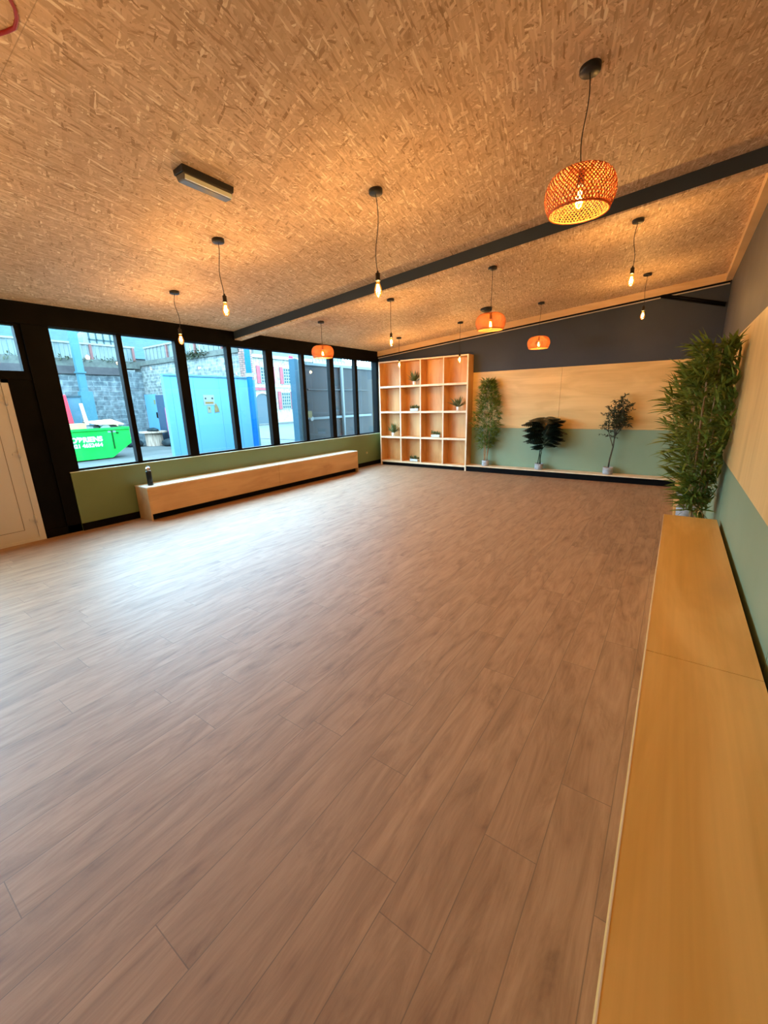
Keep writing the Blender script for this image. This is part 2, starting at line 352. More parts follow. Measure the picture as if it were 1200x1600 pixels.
# windows
edges = [(2.13, 2.93), (2.93, 3.81), (3.81, 4.69), (4.69, 5.57), (5.57, 6.448), (6.448, 7.335), (7.335, 8.20), (8.20, 9.05)]
gl = [(2.13, 2.902), (2.968, 3.735), (3.888, 4.645), (4.737, 5.488), (5.648, 6.405), (6.488, 7.262), (7.398, 8.152), (8.25, 9.035)]
def window(n, y0, y1, g0, g1, z0, z1, gz0, gz1, x=-.06):
    f = MB(); f.box(x-.07, x+.02, y0, g0+.001, z0, z1); f.box(x-.07, x+.02, g1-.001, y1, z0, z1)
    f.box(x-.07, x+.015, y0, y1, z0, gz0); f.box(x-.07, x+.015, y0, y1, gz1, z1)
    o = struct(f.build('window_%d' % n, BLACK)); 
    if g1-g0 > .05: bx(x-.035, x-.029, g0-.01, g1+.01, gz0-.01, gz1+.01).build('pane', GLASS, o)
    return o
for i, ((a, b), (g0, g1)) in enumerate(zip(edges, gl)): window(i+1, a, b, g0, g1, .806, 2.602, .835, 2.590)
t = window(9, .78, 1.86, .85, 1.80, 2.035, 2.602, 2.065, 2.575, -.07)
bx(-.088, -.055, 1.80, 1.815, 2.06, 2.58).build('gasket', mat('grey_gasket', (.10, .13, .14), .5), t)
# unseen windows added beyond the door, behind the viewer, for more daylight
for i, (a, b) in enumerate([(-3.1, -2.2), (-2.2, -1.3), (-1.3, -.4), (-.4, .6)]): window(10+i, a, b, a+.04, b-.04, .806, 2.602, .835, 2.59)
# door in the left wall
d = struct(MB().box(-.14, -.03, .78, 1.55, .0, 1.93).build('door_1', CREAM, bev=.004))
fr = MB(); fr.box(-.15, -.02, 1.55, 1.615, 0, 1.965); fr.box(-.15, -.02, .78, 1.615, 1.925, 1.965); fr.box(-.15, -.02, .78, 1.55, -.02, .035); fr.build('door_frame', CREAM, d)
g = MB()
for (a, b, c, e) in ((.9, 1.42, .16, .165), (.9, 1.42, 1.80, 1.805), (1.42, 1.425, .16, 1.805)): g.box(-.031, -.028, a, b, c, e)
g.build('panel_groove', CREAMD, d)
for z in (.28, 1.10, 1.72):
    h = MB(); h.tube([(-.012, 1.553, z-.05), (-.012, 1.553, z+.05)], .011, 10); h.box(-.03, -.018, 1.49, 1.55, z-.012, z+.012); h.build('hinge', CREAM, d)
# skirting
struct(bx(0, .012, 2.02, D, 0, .1).build('baseboard_left', BLACK))
struct(bx(2.6, W, D-.002, D+.004, 0, .12).build('baseboard_back', BLACK))
struct(bx(-.045, -.02, 1.62, 2.02, 0, .1).build('baseboard_front', BLACK))
# beam across the ceiling
YB = 4.80
def sloped(y0, y1, dz0, dz1, xa=0., xb=W):
    return MB().hexa([(xa, y0, cz(xa)-dz0), (xb, y0, cz(xb)-dz0), (xa, y1, cz(xa)-dz0), (xb, y1, cz(xb)-dz0), (xa, y0, cz(xa)-dz1), (xb, y0, cz(xb)-dz1), (xa, y1, cz(xa)-dz1), (xb, y1, cz(xb)-dz1)])
struct(sloped(YB, YB+.15, .122, -.02).build('trim_2', BEAMP))
struct(sloped(YB+.004, YB+.15, .137, .122).build('trim_3', OSB))
# timber edging round the ceiling, black strip coloured as the gap's shade and pale strip on the back wall
struct(sloped(D-.045, D+.02, .115, -.01).build('trim_4', TRIMW))
struct(sloped(D-.012, D+.02, .145, .115).build('trim_5', BLACK))
struct(sloped(D-.02, D+.02, .160, .145, 0, 5.98).build('trim_6', noisy('pale_strip', (.4, .36, .3), (.5, .44, .38), 4, .5)))
struct(sloped(D-.02, D+.02, .160, .145, 6.12, W).build('trim_7', bpy.data.materials['pale_strip']))
rtm = MB().hexa([(W-.06, Y0, cz(W)-.115), (W+.02, Y0, cz(W)-.115), (W-.06, D-.045, cz(W)-.115), (W+.02, D-.045, cz(W)-.115), (W-.06, Y0, cz(W)+.01), (W+.02, Y0, cz(W)+.01), (W-.06, D-.045, cz(W)+.01), (W+.02, D-.045, cz(W)+.01)])
struct(rtm.build('trim_8', TRIMW))
struct(MB().tube([(5.98, D-.01, 3.25), (6.88, D-.01, 2.99)], .022, 8).tube([(5.98, D-.012, 3.215), (6.88, D-.012, 2.955)], .012, 8).build('trim_9', BLACK))

# ------------------------------------------------------------------ benches
# long bench under the windows
wx, wy0, wy1, wz = .371, 2.765, 7.62, .497
b = empty('window_bench', (.19, (wy0+wy1)/2, 0), 'long low plywood bench under the row of black-framed windows', 'bench')
def child(o, p):
    o.parent = p; o.matrix_parent_inverse = Matrix.Translation(-Vector(p.location)); return o
tp = MB(); tp.box(.002, wx, wy0, 5.198, wz-.018, wz); tp.box(.002, wx, 5.202, wy1, wz-.018, wz)
child(tp.build('bench_top', noisy('daylit_bench_top', (.74, .66, .54), (.82, .74, .62), 2, .22, (2, .5, 1)), bev=.0015), b)  # top paler than the panels, window reflection put into the colour
child(bx(wx-.018, wx-.001, wy0+.02, 5.198, .098, wz-.019).build('front_panel', PLYW), b)
child(bx(wx-.018, wx-.001, 5.202, wy1-.02, .098, wz-.019).build('front_panel', PLYW), b)
child(bx(.014, wx, wy0, wy0+.018, 0, wz-.019).build('end_panel', PLYW), b)
child(bx(.014, wx, wy1-.018, wy1, 0, wz-.019).build('end_panel', PLYW), b)
child(bx(wx-.09, wx-.07, wy0+.02, wy1-.02, 0, .3).build('plinth', BLACK), b)
# tall bench along the right wall
rx, rz_ = 6.482, .532
b = empty('wall_bench', (6.68, 1., 0), 'wide honey plywood bench running along the right wall, nearest the viewer', 'bench')
tp = MB(); tp.box(rx+.003, W-.022, 1.919, 4.471, rz_-.018, rz_); tp.box(rx+.003, W-.022, Y0+.3, 1.914, rz_-.018, rz_)
child(tp.build('bench_top', PLYB), b)
ed = bx(rx, rx+.003, Y0+.3, 4.471, rz_-.018, rz_+.0008).build('edge_band', EDGE); child(ed, b)
child(bx(rx+.004, rx+.02, Y0+.3, 4.47, .0, rz_-.019).build('front_panel', PLYB), b)
child(bx(rx+.021, W-.03, 4.452, 4.47, .0, rz_-.019).build('end_panel', PLYB), b)
# low plinths
b = empty('plant_plinth', (6.74, 6.6, 0), 'low plywood plinth beyond the tall bench along the right wall', 'plinth')
child(MB().box(6.59, W-.004, 4.475, D-.33, .125, .143).build('plinth_top', PLYB), b)
child(bx(6.592, 6.61, 4.475, D-.33, 0, .124).build('front_panel', PLYB), b)
b = empty('plant_plinth', (4.6, 8.95, 0), 'low black-fronted plinth holding plants along the back wall', 'plinth')
child(MB().box(2.605, W-.004, D-.30, D-.002, .118, .136).build('plinth_top', EDGE), b)
child(bx(2.605, W-.01, D-.27, D-.25, 0, .117).build('plinth_front', BLACK), b)

# ------------------------------------------------------------------ bookcase
X0, X1, YF, ZT = .19, 2.60, 8.82, 2.56
b = empty('bookcase', ((X0+X1)/2, 8.95, 0), 'tall plywood bookcase of sixteen open cubes in the far left corner', 'bookcase')
th = .034
child(bx(X0, X0+th, YF, D-.006, 0, ZT).build('side_panel', [PLYS]), b); child(bx(X1-th, X1, YF, D-.006, 0, ZT).build('side_panel', PLYS), b)
child(bx(X0+th, X1-th, YF, D-.006, ZT-.03, ZT).build('top_panel', PLYS), b)
zs = [.130, .748, 1.365, 1.975]; xs = [.822, 1.39, 1.994]
for z in zs: child(bx(X0+th, X1-th, YF+.001, D-.02, z-.045, z).build('shelf', PLYS), b)
zz = [z for z in zs]+[ZT-.03]
for x in xs:
    m_ = MB()
    for i in range(4): m_.box(x-.015, x+.015, YF+.003, D-.02, zz[i]+.001, (zz[i+1]-.046) if i < 3 else zz[4]-.001)
    child(m_.build('divider', PLYS), b)
child(bx(X0+th, X1-th, D-.02, D-.007, .085, ZT-.031).build('back_panel', PLYS), b)
child(bx(X0+th, X1-th, YF+.04, YF+.055, 0, .084).build('plinth', BLACK), b)
# pale front edging
e_ = MB(); e_.box(X0, X0+th, YF-.003, YF, 0, ZT); e_.box(X1-th, X1, YF-.003, YF, 0, ZT); e_.box(X0+th, X1-th, YF-.003, YF, ZT-.03, ZT)
for z in zs: e_.box(X0+th, X1-th, YF-.002, YF+.001, z-.045, z)
for x in xs:
    for i in range(4): e_.box(x-.015, x+.015, YF-.002, YF+.003, zz[i]+.001, (zz[i+1]-.046) if i < 3 else zz[4]-.001)
child(e_.build('edge_band', EDGE), b)

# ------------------------------------------------------------------ pendants
def bend(x, y, zt, zb, amp, ph):
    n = 14; return [(x+amp*math.sin(PI*i/n)*math.cos(ph+i*.25), y+amp*math.sin(PI*i/n)*math.sin(ph+i*.25), zt+(zb-zt)*i/n) for i in range(n+1)]
def lamp(parent, x, y, z, watts):
    l = bpy.data.lights.new('bulb_light', 'POINT'); l.energy = watts; l.color = (1, .66, .36); l.shadow_soft_size = .03
    o = bpy.data.objects.new('bulb_light', l); o.location = (0, 0, z-parent.location.z); COL.objects.link(o); o.parent = parent
bulb_prof = [(.013, 0), (.014, -.012), (.020, -.03), (.029, -.055), (.032, -.075), (.030, -.095), (.021, -.113), (.008, -.122), (.0, -.124)]
def pendant(x, y, zsock, label, group, ph=0., amp=.012, watts=None, basket=None):
    zt = cz(x)
    p = empty('pendant_light' if not basket else 'woven_pendant', (x, y, zt), label, 'pendant lamp', group)
    def ch(mb, n, m): o = mb.build(n, m, p, loc=(x, y, zt)); o.location = (0, 0, 0); return o
    ch(MB().lathe([(.0, -.028), (.05, -.028), (.055, -.022), (.055, SL*.055)], 28, (x, y, zt)), 'ceiling_rose', BLK)
    ch(MB().tube(bend(x, y, zt-.026, zsock, amp, ph), .0032, 6), 'cord', CORDM)
    ch(MB().lathe([(.0, .018), (.007, .018), (.010, .002), (.019, .0), (.019, -.045), (.022, -.046), (.022, -.058), (.0, -.058)], 18, (x, y, zsock)), 'socket', BLK)
    zb = zsock-.056
    o = ch(MB().lathe(bulb_prof, 18, (x, y, zb)), 'bulb', AMBER)
    f = MB()
    for k in range(5):
        a = 2*PI*k/5; f.tube([(x+.008*math.cos(a), y+.008*math.sin(a), zb-.028), (x+.013*math.cos(a+.6), y+.013*math.sin(a+.6), zb-.085)], .0022, 5)
    fo = f.build('filament', FIL, o, loc=(x, y, zt)); fo.location = (0, 0, 0)
    lamp(p, x, y, zb-.06, watts or BULB_WATTS)
    if basket:
        R, H = basket; zc_ = zsock+.02
        # rounded drum of two crossing sets of split bamboo
        def prof(t):  # t 0 top .. 1 bottom
            P_ = [(.30, .0), (.58, -.035), (.80, -.13), (.93, -.29), (.99, -.46), (1., -.62), (.96, -.80), (.86, -1.)]
            u = t*(len(P_)-1); i = min(int(u), len(P_)-2); f_ = u-i
            p0 = P_[max(i-1, 0)]; p1 = P_[i]; p2 = P_[i+1]; p3 = P_[min(i+2, len(P_)-1)]
            c = [.5*((2*p1[k])+(-p0[k]+p2[k])*f_+(2*p0[k]-5*p1[k]+4*p2[k]-p3[k])*f_*f_+(-p0[k]+3*p1[k]-3*p2[k]+p3[k])*f_**3) for k in (0, 1)]
            return R*c[0], H*c[1]
        sh = MB(); n = 58; seg = 18
        for d_ in (1, -1):
            for k in range(n):
                a0 = 2*PI*k/n; vs = []; wd = .0040
                off = .0016*d_
                for i in range(seg+1):
                    tt = i/seg; r, z = prof(tt); a = a0+d_*tt*1.15; r += off*(1 if (i+k) % 2 else -1)
                    da = wd/max(r, .05)
                    vs += [(x+r*math.cos(a-da), y+r*math.sin(a-da), zc_+z), (x+r*math.cos(a+da), y+r*math.sin(a+da), zc_+z)]
                sh.add(vs, [(2*i, 2*i+1, 2*i+3, 2*i+2) for i in range(seg)], 0, True)
        so = ch(sh, 'shade', RATT); sd = so.modifiers.new('thickness', 'SOLIDIFY'); sd.thickness = .0014
        r0, z0 = prof(1.); rm = MB().tube([(x+r0*math.cos(2*PI*k/40), y+r0*math.sin(2*PI*k/40), zc_+z0) for k in range(40)], .006, 6, closed=True)
        r2, z2 = prof(0); rt_ = MB().tube([(x+r2*math.cos(2*PI*k/30), y+r2*math.sin(2*PI*k/30), zc_+z2) for k in range(30)], .005, 6, closed=True)
        cp = MB().lathe([(.012, z2+.004), (r2+.002, z2+.003), (r2+.002, z2-.002), (.012, z2-.001)], 30, (x, y, zc_))
        ch(rm, 'bottom_rim', RATT); ch(rt_, 'top_rim', RATT); ch(cp, 'top_cap', RATT)
    return p
GB = 'bare bulb pendants on black cords'; GW = 'woven bamboo basket pendants'
pendant(4.29, 3.08, 2.625, 'bare bulb pendant nearest the viewer, hanging in front of the grey beam', GB, .3, .025)
pendant(2.79, 2.67, 2.61, 'bare bulb pendant beside the grey emergency light, hanging just left of the beam', GB, 2, .02)
pendant(1.29, 3.06, 2.53, 'bare bulb pendant hanging against the black mullion between the second and third windows', GB, 4, .03)
pendant(2.74, 5.59, 2.60, 'bare bulb pendant just behind the beam, left of the mid-room woven lamp', GB, 1, .004)
pendant(1.27, 8.10, 2.505, 'bare bulb pendant in front of the left cubes of the bookcase', GB, 1, .003)
pendant(2.74, 8.05, 2.50, 'bare bulb pendant in front of the top right cube of the bookcase', GB, 1, .003)
pendant(5.88, 5.51, 2.905, 'bare bulb pendant behind the beam at the right, lower right of the big woven lamp', GB, 2.6, .025)
pendant(5.84, 7.86, 2.895, 'bare bulb pendant farthest right, hanging before the charcoal back wall', GB, 2, .01)
pendant(5.83, 2.97, 2.845, 'large woven bamboo pendant closest to the viewer, in front of the grey beam', GW, .5, .02, basket=(.192, .21))
pendant(1.28, 5.63, 2.55, 'woven bamboo pendant hanging against the windows', GW, .5, .004, basket=(.19, .20))
pendant(4.31, 5.58, 2.66, 'woven bamboo pendant in mid room next to the black ceiling disc', GW, .5, .004, basket=(.19, .20))
pendant(4.27, 8.04, 2.64, 'smallest-looking woven bamboo pendant, hanging before the charcoal back wall', GW, .5, .008, basket=(.19, .20))
ADDED_LAMPS = True  # unseen pendants added out of view to brighten the room
if ADDED_LAMPS:
    for i, x in enumerate((1.3, 2.8, 4.3)): pendant(x, .45, cz(x)-.5, 'bare bulb pendant added for light just outside the top left of the view', GB, i, watts=8)
    for i, x in enumerate((1.3, 2.8, 4.3, 5.85)): pendant(x, -2.0, cz(x)-.5, 'bare bulb pendant added for light in a rearmost row behind the viewer', GB, i, watts=8)

# emergency light, ceiling disc, red cable
ex, ey = 3.52, 2.085; ez = cz(ex)
e = empty('emergency_light', (ex, ey, ez), 'slim dark emergency bulkhead light with a frosted strip, fixed to the strand board ceiling', 'ceiling light')
child(MB().hexa([(3.465, 1.89, ez-.035), (3.575, 1.89, ez-.035), (3.465, 2.28, ez-.035), (3.575, 2.28, ez-.035), (3.46, 1.885, ez+.01), (3.58, 1.885, ez+.01), (3.46, 2.285, ez+.01), (3.58, 2.285, ez+.01)]).build('housing', BLK, bev=.004), e)
child(MB().hexa([(3.488, 1.90, ez-.075), (3.56, 1.90, ez-.075), (3.488, 2.27, ez-.075), (3.56, 2.27, ez-.075), (3.472, 1.895, ez-.034), (3.572, 1.895, ez-.034), (3.472, 2.275, ez-.034), (3.572, 2.275, ez-.034)]).build('diffuser', mat('smoked_lens', (.16, .15, .13), .15), bev=.006), e)
child(bx(3.555, 3.572, 1.905, 2.265, ez-.072, ez-.045).build('clear_lens', mat('clear_lens', (.85, .95, .88), .15)), e)
q = cz(3.48)
e = empty('ceiling_speaker', (3.48, 7.5, q), 'small black round fitting on the ceiling behind the mid-room woven pendant', 'ceiling speaker')
o = MB().lathe([(0, -.05), (.08, -.05), (.10, -.035), (.10, .012)], 28, (3.48, 7.5, q)).build('housing', BLK); child(o, e)
o = MB().lathe([(0, -.056), (.07, -.055), (.075, -.049)], 28, (3.48, 7.5, q)).build('grille', mat('dark_grille', (.03, .03, .03), .7)); child(o, e)
rp = [(4.14, .80), (4.12, .87), (4.07, .90), (4.035, .925), (3.995, .94), (3.94, .945), (3.90, .93), (3.84, .90), (3.7, .83)]
tag(MB().tube([(x, y, cz(x)-.006) for x, y in rp], .0075, 8).build('red_cable', REDC), 'loop of red cable fixed to the ceiling in the top left corner', 'cable')

# vacuum flask on the window bench
fx, fy = .209, 2.90
e = empty('drinking_flask', (fx, fy, wz), 'black drinking flask with a steel lid standing on the near end of the window bench', 'flask')
child(MB().lathe([(.0, 0), (.034, .0), (.037, .004), (.037, .05), (.036, .052), (.037, .054), (.037, .20), (.031, .215), (.0, .215)], 24, (fx, fy, wz+.001)).build('body', mat('black_enamel', (.004, .006, .008), .3, spec=.3)), e)
o = MB().lathe([(.031, .2155), (.034, .222), (.034, .248), (.028, .258), (.018, .268), (.0, .27)], 24, (fx, fy, wz)).build('lid', SILVER); child(o, e)
child(MB().tube([(fx+.036, fy, wz+.235), (fx+.05, fy+.01, wz+.25), (fx+.046, fy+.01, wz+.275), (fx+.02, fy, wz+.283), (fx-.02, fy, wz+.28), (fx-.036, fy-.004, wz+.262), (fx-.036, fy-.004, wz+.24)], .005, 8).build('handle', BLK), e)
# small wall outlet
e = tag(MB().lathe([(0, .0), (.028, 0), (.03, .006), (.03, .02)], 18, (0, 0, 0)).lathe([(.0, -.01), (.012, -.009), (.013, 0)], 14).build('wall_outlet', mat('brass_outlet', (.45, .42, .25), .35)), 'small round outlet on the olive wall between window bench and bookcase', 'wall outlet')
e.rotation_euler = (0, -PI/2, 0); e.location = (.021, 8.45, .34)

# ------------------------------------------------------------------ plants
def blade(mb, p, d, ln, wd, droop=.3, seg=3, up_=None, mi=0):
    p = Vector(p); d = Vector(d).normalized(); side = d.cross(Vector((0, 0, 1)))
    if side.length < .05: side = Vector((1, 0, 0))
    side.normalize()
    if up_: side = (side*math.cos(up_)+d.cross(side)*math.sin(up_))
    vs = [p]; prevw = None; pts = []
    for i in range(1, seg+1):
        t = i/(seg+1); q = p+d*ln*t+Vector((0, 0, -droop*ln*t*t)); ww = wd*math.sin(PI*min(1, t*1.0+.12))**.8/2
        vs += [q-side*ww, q+side*ww]
    vs.append(p+d*ln+Vector((0, 0, -droop*ln)))
    fs = [(0, 2, 1)]
    for i in range(seg-1): a = 1+2*i; fs.append((a, a+1, a+3, a+2))
    fs.append((2*seg-1, 2*seg, 2*seg+1)); mb.add(vs, fs, mi, False)
def pot(parent, loc, r, h, m=CONC, soil=True):
    x, y, z = loc
    child(MB().lathe([(0, 0), (r*.92, 0), (r*.97, .006), (r, h*.5), (r, h), (r-.008, h), (r-.012, h-.03), (0, h-.03)], 28, (x, y, z+.001)).build('pot', m), parent)
    if soil: child(MB().lathe([(0, h-.020), (r*.5, h-.021), (r-.014, h-.025), (r-.014, h-.028)], 20, (x, y, z+.001)).build('soil', SOIL), parent)
def bamboo(x, y, z, label, height, width, stems, nleaf, seed, bot=.28, group='artificial bamboo plants in concrete pots', lean=(0, 0), pr=.095, ph_=.13, xmax=99., prof=None, leaf=.15):
    rnd = random.Random(seed)
    e = empty('potted_bamboo', (x, y, z), label, 'potted plant', group); pot(e, (x, y, z), pr, ph_)
    sm = MB(); fl = MB(); tips = []
    for k in range(stems):
        a = 2*PI*k/stems+rnd.uniform(-.3, .3); b0 = Vector((x+.035*math.cos(a), y+.035*math.sin(a), z+ph_-.03))
        rr = width*.22*rnd.uniform(.4, 1); top = Vector((x+rr*math.cos(a)+lean[0], y+rr*math.sin(a)+lean[1], z+height*rnd.uniform(.84, .96)))
        pts = [b0.lerp(top, i/8)+Vector((rnd.uniform(-1, 1), rnd.uniform(-1, 1), 0))*.008 for i in range(9)]
        for p_ in pts: p_.x = min(p_.x, xmax-.03)
        sm.tube(pts, [.010-.0007*i for i in range(9)], 7); tips.append(pts)
    prof = prof or (lambda t: math.sin(PI*min(1, .10+t*.83))**.75)
    for i in range(nleaf):
        pts = rnd.choice(tips); t = rnd.random()**.9; hz = bot*height+(height*.97-bot*height)*t
        u = (hz-(ph_-.03))/(height*.9); u = max(0, min(.999, u)); j = int(u*8); c = pts[j].lerp(pts[j+1], u*8-j)
        R = width/2*prof(t)*rnd.uniform(.25, .80); a = rnd.uniform(0, 2*PI)
        ctr = Vector((x+lean[0]*t, y+lean[1]*t, z+hz)); p = ctr+Vector((R*math.cos(a), R*math.sin(a), rnd.uniform(-.02, .02)))
        p.x = min(p.x, xmax-.02)
        # spray of three or four leaves
        base = Vector((math.cos(a), math.sin(a), rnd.uniform(.1, 1.1)))
        if rnd.random() < .35: fl.tube([c, c.lerp(p, .5)+Vector((0, 0, .01)), p], .0016, 3, cap=False)
        for q in range(rnd.choice((3, 4))):
            dd = base+Vector((rnd.uniform(-.8, .8), rnd.uniform(-.8, .8), rnd.uniform(-.5, .6)))
            if p.x+dd.normalized().x*leaf > xmax: dd.x = -abs(dd.x)*.5
            blade(fl, p, dd, leaf*rnd.uniform(.7, 1.2), .017*leaf/.15*rnd.uniform(.8, 1.25), rnd.uniform(.1, .45), 3, rnd.uniform(-.8, .8))
    child(sm.inside().build('stems', CANE), e); child(fl.inside().build('foliage', BAMB), e); return e
bamboo(3.02, D-.15, .136, 'slim potted bamboo on the low plinth right beside the bookcase', 1.92, .72, 5, 700, 3, .20, xmax=99, leaf=.15, prof=lambda t: .30+.75*math.sin(PI*t**.85)**1.2, pr=.08, ph_=.125)
TAPER = lambda t: .24+.76*min(1, t/.45) if t < .62 else 1.0-.62*((t-.62)/.38)**1.3
bamboo(6.735, 5.0, .143, 'big potted bamboo rising directly behind the end of the tall bench, pot hidden', 1.95, .88, 5, 640, 11, .16, lean=(-.03, 0), xmax=W-.01, prof=TAPER, leaf=.20)
bamboo(6.70, 6.10, .143, 'middle potted bamboo on the right-hand plinth, dark soil showing in its pot', 1.92, .74, 5, 400, 12, .33, lean=(-.03, 0), xmax=W-.01, prof=TAPER, leaf=.16)
bamboo(6.70, 7.40, .143, 'rearmost potted bamboo on the right-hand plinth near the back corner', 1.88, .62, 5, 380, 13, .33, xmax=W-.01, prof=TAPER, leaf=.16)

# dark split-leaf plant
def splitleaf(mb, p, d, L_, rnd):
    p = Vector(p); d = Vector(d).normalized(); s = d.cross(Vector((0, 0, 1))).normalized(); nrm = s.cross(d)
    n = 9; 
    for sg in (1, -1):
        for i in range(n):
            t0 = (i+.04)/n; t1 = (i+.88)/n
            w0 = L_*.62*math.sin(PI*min(1, .16+t0*.84))**.7; w1 = L_*.50*math.sin(PI*min(1, .16+t1*.84))**.7
            dr = lambda t, ww: -.42*L_*t*t-.9*ww*ww/L_
            pts = [p+d*L_*t0+nrm*dr(t0, 0), p+d*L_*(i+1)/n+nrm*dr((i+1)/n, 0), p+d*L_*(t1+.08)+s*sg*w1+nrm*dr(t1, w1), p+d*L_*(t0+.10)+s*sg*w0+nrm*dr(t0, w0)]
            mb.add(pts, [(0, 1, 2, 3) if sg > 0 else (3, 2, 1, 0)], 0, False)
rnd = random.Random(5)
px, py, pz = 4.20, D-.15, .136
e = empty('potted_split_leaf_plant', (px, py, pz), 'dark broad-leaved plant in a small grey pot, in the middle of the back plinth', 'potted plant'); pot(e, (px, py, pz), .085, .125)
st = MB(); lf = MB()
levels = [(.50, .10, 3), (.58, .14, 4), (.66, .20, 5), (.73, .24, 6), (.80, .26, 6), (.87, .28, 7), (.94, .30, 7), (1.01, .30, 7), (1.07, .24, 6)]
nst = 0
for hh, wd, cnt in levels:
    for k in range(cnt):
        sg = 1 if (k % 2 and hh > .55) else -1; ax = sg*(1 if k < 4 else .55 if k < 6 else .2)
        hz = hh+rnd.uniform(-.03, .03)
        tp_ = Vector((px+.07+ax*wd*rnd.uniform(.15, .65), py-rnd.uniform(.0, .10), pz+hz))
        b0 = Vector((px+rnd.uniform(-.035, .035), py+rnd.uniform(-.03, .02), pz+.09)); md = Vector((px+.02+ax*wd*.15, py-.02, pz+hz*.75))
        if nst < 5: st.tube([b0, md, tp_], [.010, .008, .005], 6); nst += 1
        else: st.tube([md+Vector((0, 0, -.08)), md, tp_], [.006, .005, .004], 5)
        dv = Vector((ax*1.2, -rnd.uniform(.1, 1.0), rnd.uniform(.05, .4)))
        splitleaf(lf, tp_-dv.normalized()*.04, dv, rnd.uniform(.24, .33)*(.75 if hh < .6 else 1), rnd)
child(st.build('stems', mat('dark_stem', (.015, .04, .02), .5)), e); child(lf.inside().build('foliage', DARKL), e)

# olive tree
px, py, pz = 5.50, D-.15, .136
e = empty('potted_olive_tree', (px, py, pz), 'small potted olive tree with a thin forked trunk on the right of the back plinth', 'potted plant'); pot(e, (px, py, pz), .09, .135)
st = MB(); lf = MB(); rnd = random.Random(9)
T = [Vector((px, py, pz+.09)), Vector((px+.012, py, pz+.3)), Vector((px+.045, py-.01, pz+.52)), Vector((px+.05, py-.01, pz+.72))]
st.tube(T, [.015, .013, .012, .011], 8)
ends = []
for dx, dz, f in ((-.13, .52, .55), (.02, .82, 1), (.16, .55, .9), (-.05, .70, .8), (.10, .72, .9)):
    s0 = T[2] if dx < -.1 else T[3]; en = Vector((px+.05+dx, py-.02+rnd.uniform(-.08, .04), pz+.62+dz))
    md = s0.lerp(en, .5)+Vector((dx*.3, 0, -.03)); st.tube([s0, md, en], [.009, .006, .002], 6); ends += [(s0, md, en)]
for k in range(105):
    s0, md, en = rnd.choice(ends); t = rnd.uniform(.35, 1); q = md.lerp(en, t*2-1) if t > .5 else s0.lerp(md, t*2)
    q.z = min(q.z, pz+1.46)
    a = rnd.uniform(0, 2*PI); tw = Vector((math.cos(a), math.sin(a)*.55, rnd.uniform(-.35, .9))).normalized(); ll = rnd.uniform(.10, .2)
    en2 = q+tw*ll; en2.y = min(en2.y, D-.03); st.tube([q, en2], [.003, .0015], 4, cap=False)
    for j in range(13):
        pp = q.lerp(en2, (j+1)/13); b = rnd.uniform(0, 2*PI); dd = tw+Vector((math.cos(b), math.sin(b), rnd.uniform(-.6, .6)))*1.1
        if pp.y+dd.normalized().y*.05 > D-.01: dd.y = -abs(dd.y)
        blade(lf, pp, dd, rnd.uniform(.045, .075), .021, .15, 2, rnd.uniform(-1, 1))
child(st.build('trunk', BARK), e); child(lf.inside().build('foliage', OLIVL), e)

# little plants on the bookcase
def aloe(x, z, label, seed):
    y = 8.92; rnd = random.Random(seed); e = empty('spiky_plant', (x, y, z), label, 'potted plant', 'small spiky plants on the bookcase')
    pot(e, (x, y, z), .042, .085, WPOT, False); lf = MB()
    for k in range(34):
        a = rnd.uniform(0, 2*PI); el = rnd.uniform(.45, 1.4); q = Vector((x, y, z+.07)); dd = Vector((math.cos(a)*math.cos(el), math.sin(a)*math.cos(el)*.8, math.sin(el)))
        ln = rnd.uniform(.24, .37)
        if y+dd.y*ln > D-.03: dd.y = -abs(dd.y)
        blade(lf, q, dd, ln, .03, rnd.uniform(0, .25), 4, rnd.uniform(-.6, .6))
    lf.v = [(max(x-.25, min(x+.19, a)), b_, c) for a, b_, c in lf.v]
    child(lf.inside().build('leaves', AGAVE), e)
aloe(1.17, 1.976, 'spiky plant in a white pot in the top row of the bookcase', 1)
aloe(2.33, 1.366, 'spiky plant in a white pot in the right-hand column of the bookcase', 2)
aloe(.535, .749, 'spiky plant in a white pot in the left-hand column of the bookcase', 4)
def trough(x, z, label, seed):
    y = 8.90; rnd = random.Random(seed); e = empty('succulent_trough', (x, y, z), label, 'planter', 'succulent troughs on the bookcase')
    pt = MB(); pt.box(x-.11, x+.11, y-.035, y+.035, z+.001, z+.008); 
    for a in ((x-.11, x+.11, y-.035, y-.028), (x-.11, x+.11, y+.028, y+.035), (x-.11, x-.103, y-.028, y+.028), (x+.103, x+.11, y-.028, y+.028)): pt.box(*a, z+.001, z+.06)
    child(pt.build('trough', noisy('pale_blue_box', (.5, .56, .6), (.62, .68, .72), 12, .5)), e)
    child(bx(x-.103, x+.103, y-.028, y+.028, z+.03, z+.05).build('soil', SOIL), e)
    lf = MB()
    for k in range(9):
        c = Vector((x-.12+.24*(k+.5)/9, y+rnd.uniform(-.018, .018), z+.052)); h = rnd.uniform(.03, .08)
        for j in range(16):
            a = rnd.uniform(0, 2*PI); el = rnd.uniform(.1, 1.3); blade(lf, c+Vector((0, 0, h*rnd.random())), (math.cos(a)*math.cos(el), math.sin(a)*math.cos(el), math.sin(el)), rnd.uniform(.035, .06), .022, 0, 2, rnd.uniform(-.5, .5))
    child(lf.build('succulents', SUCC), e)
trough(1.185, 1.366, 'pale trough of succulents in the bookcase, second row from the top', 1)
trough(1.77, .749, 'pale trough of succulents in the bookcase, third row from the top', 2)
trough(1.165, .131, 'pale trough of succulents in the bottom row of the bookcase', 3)

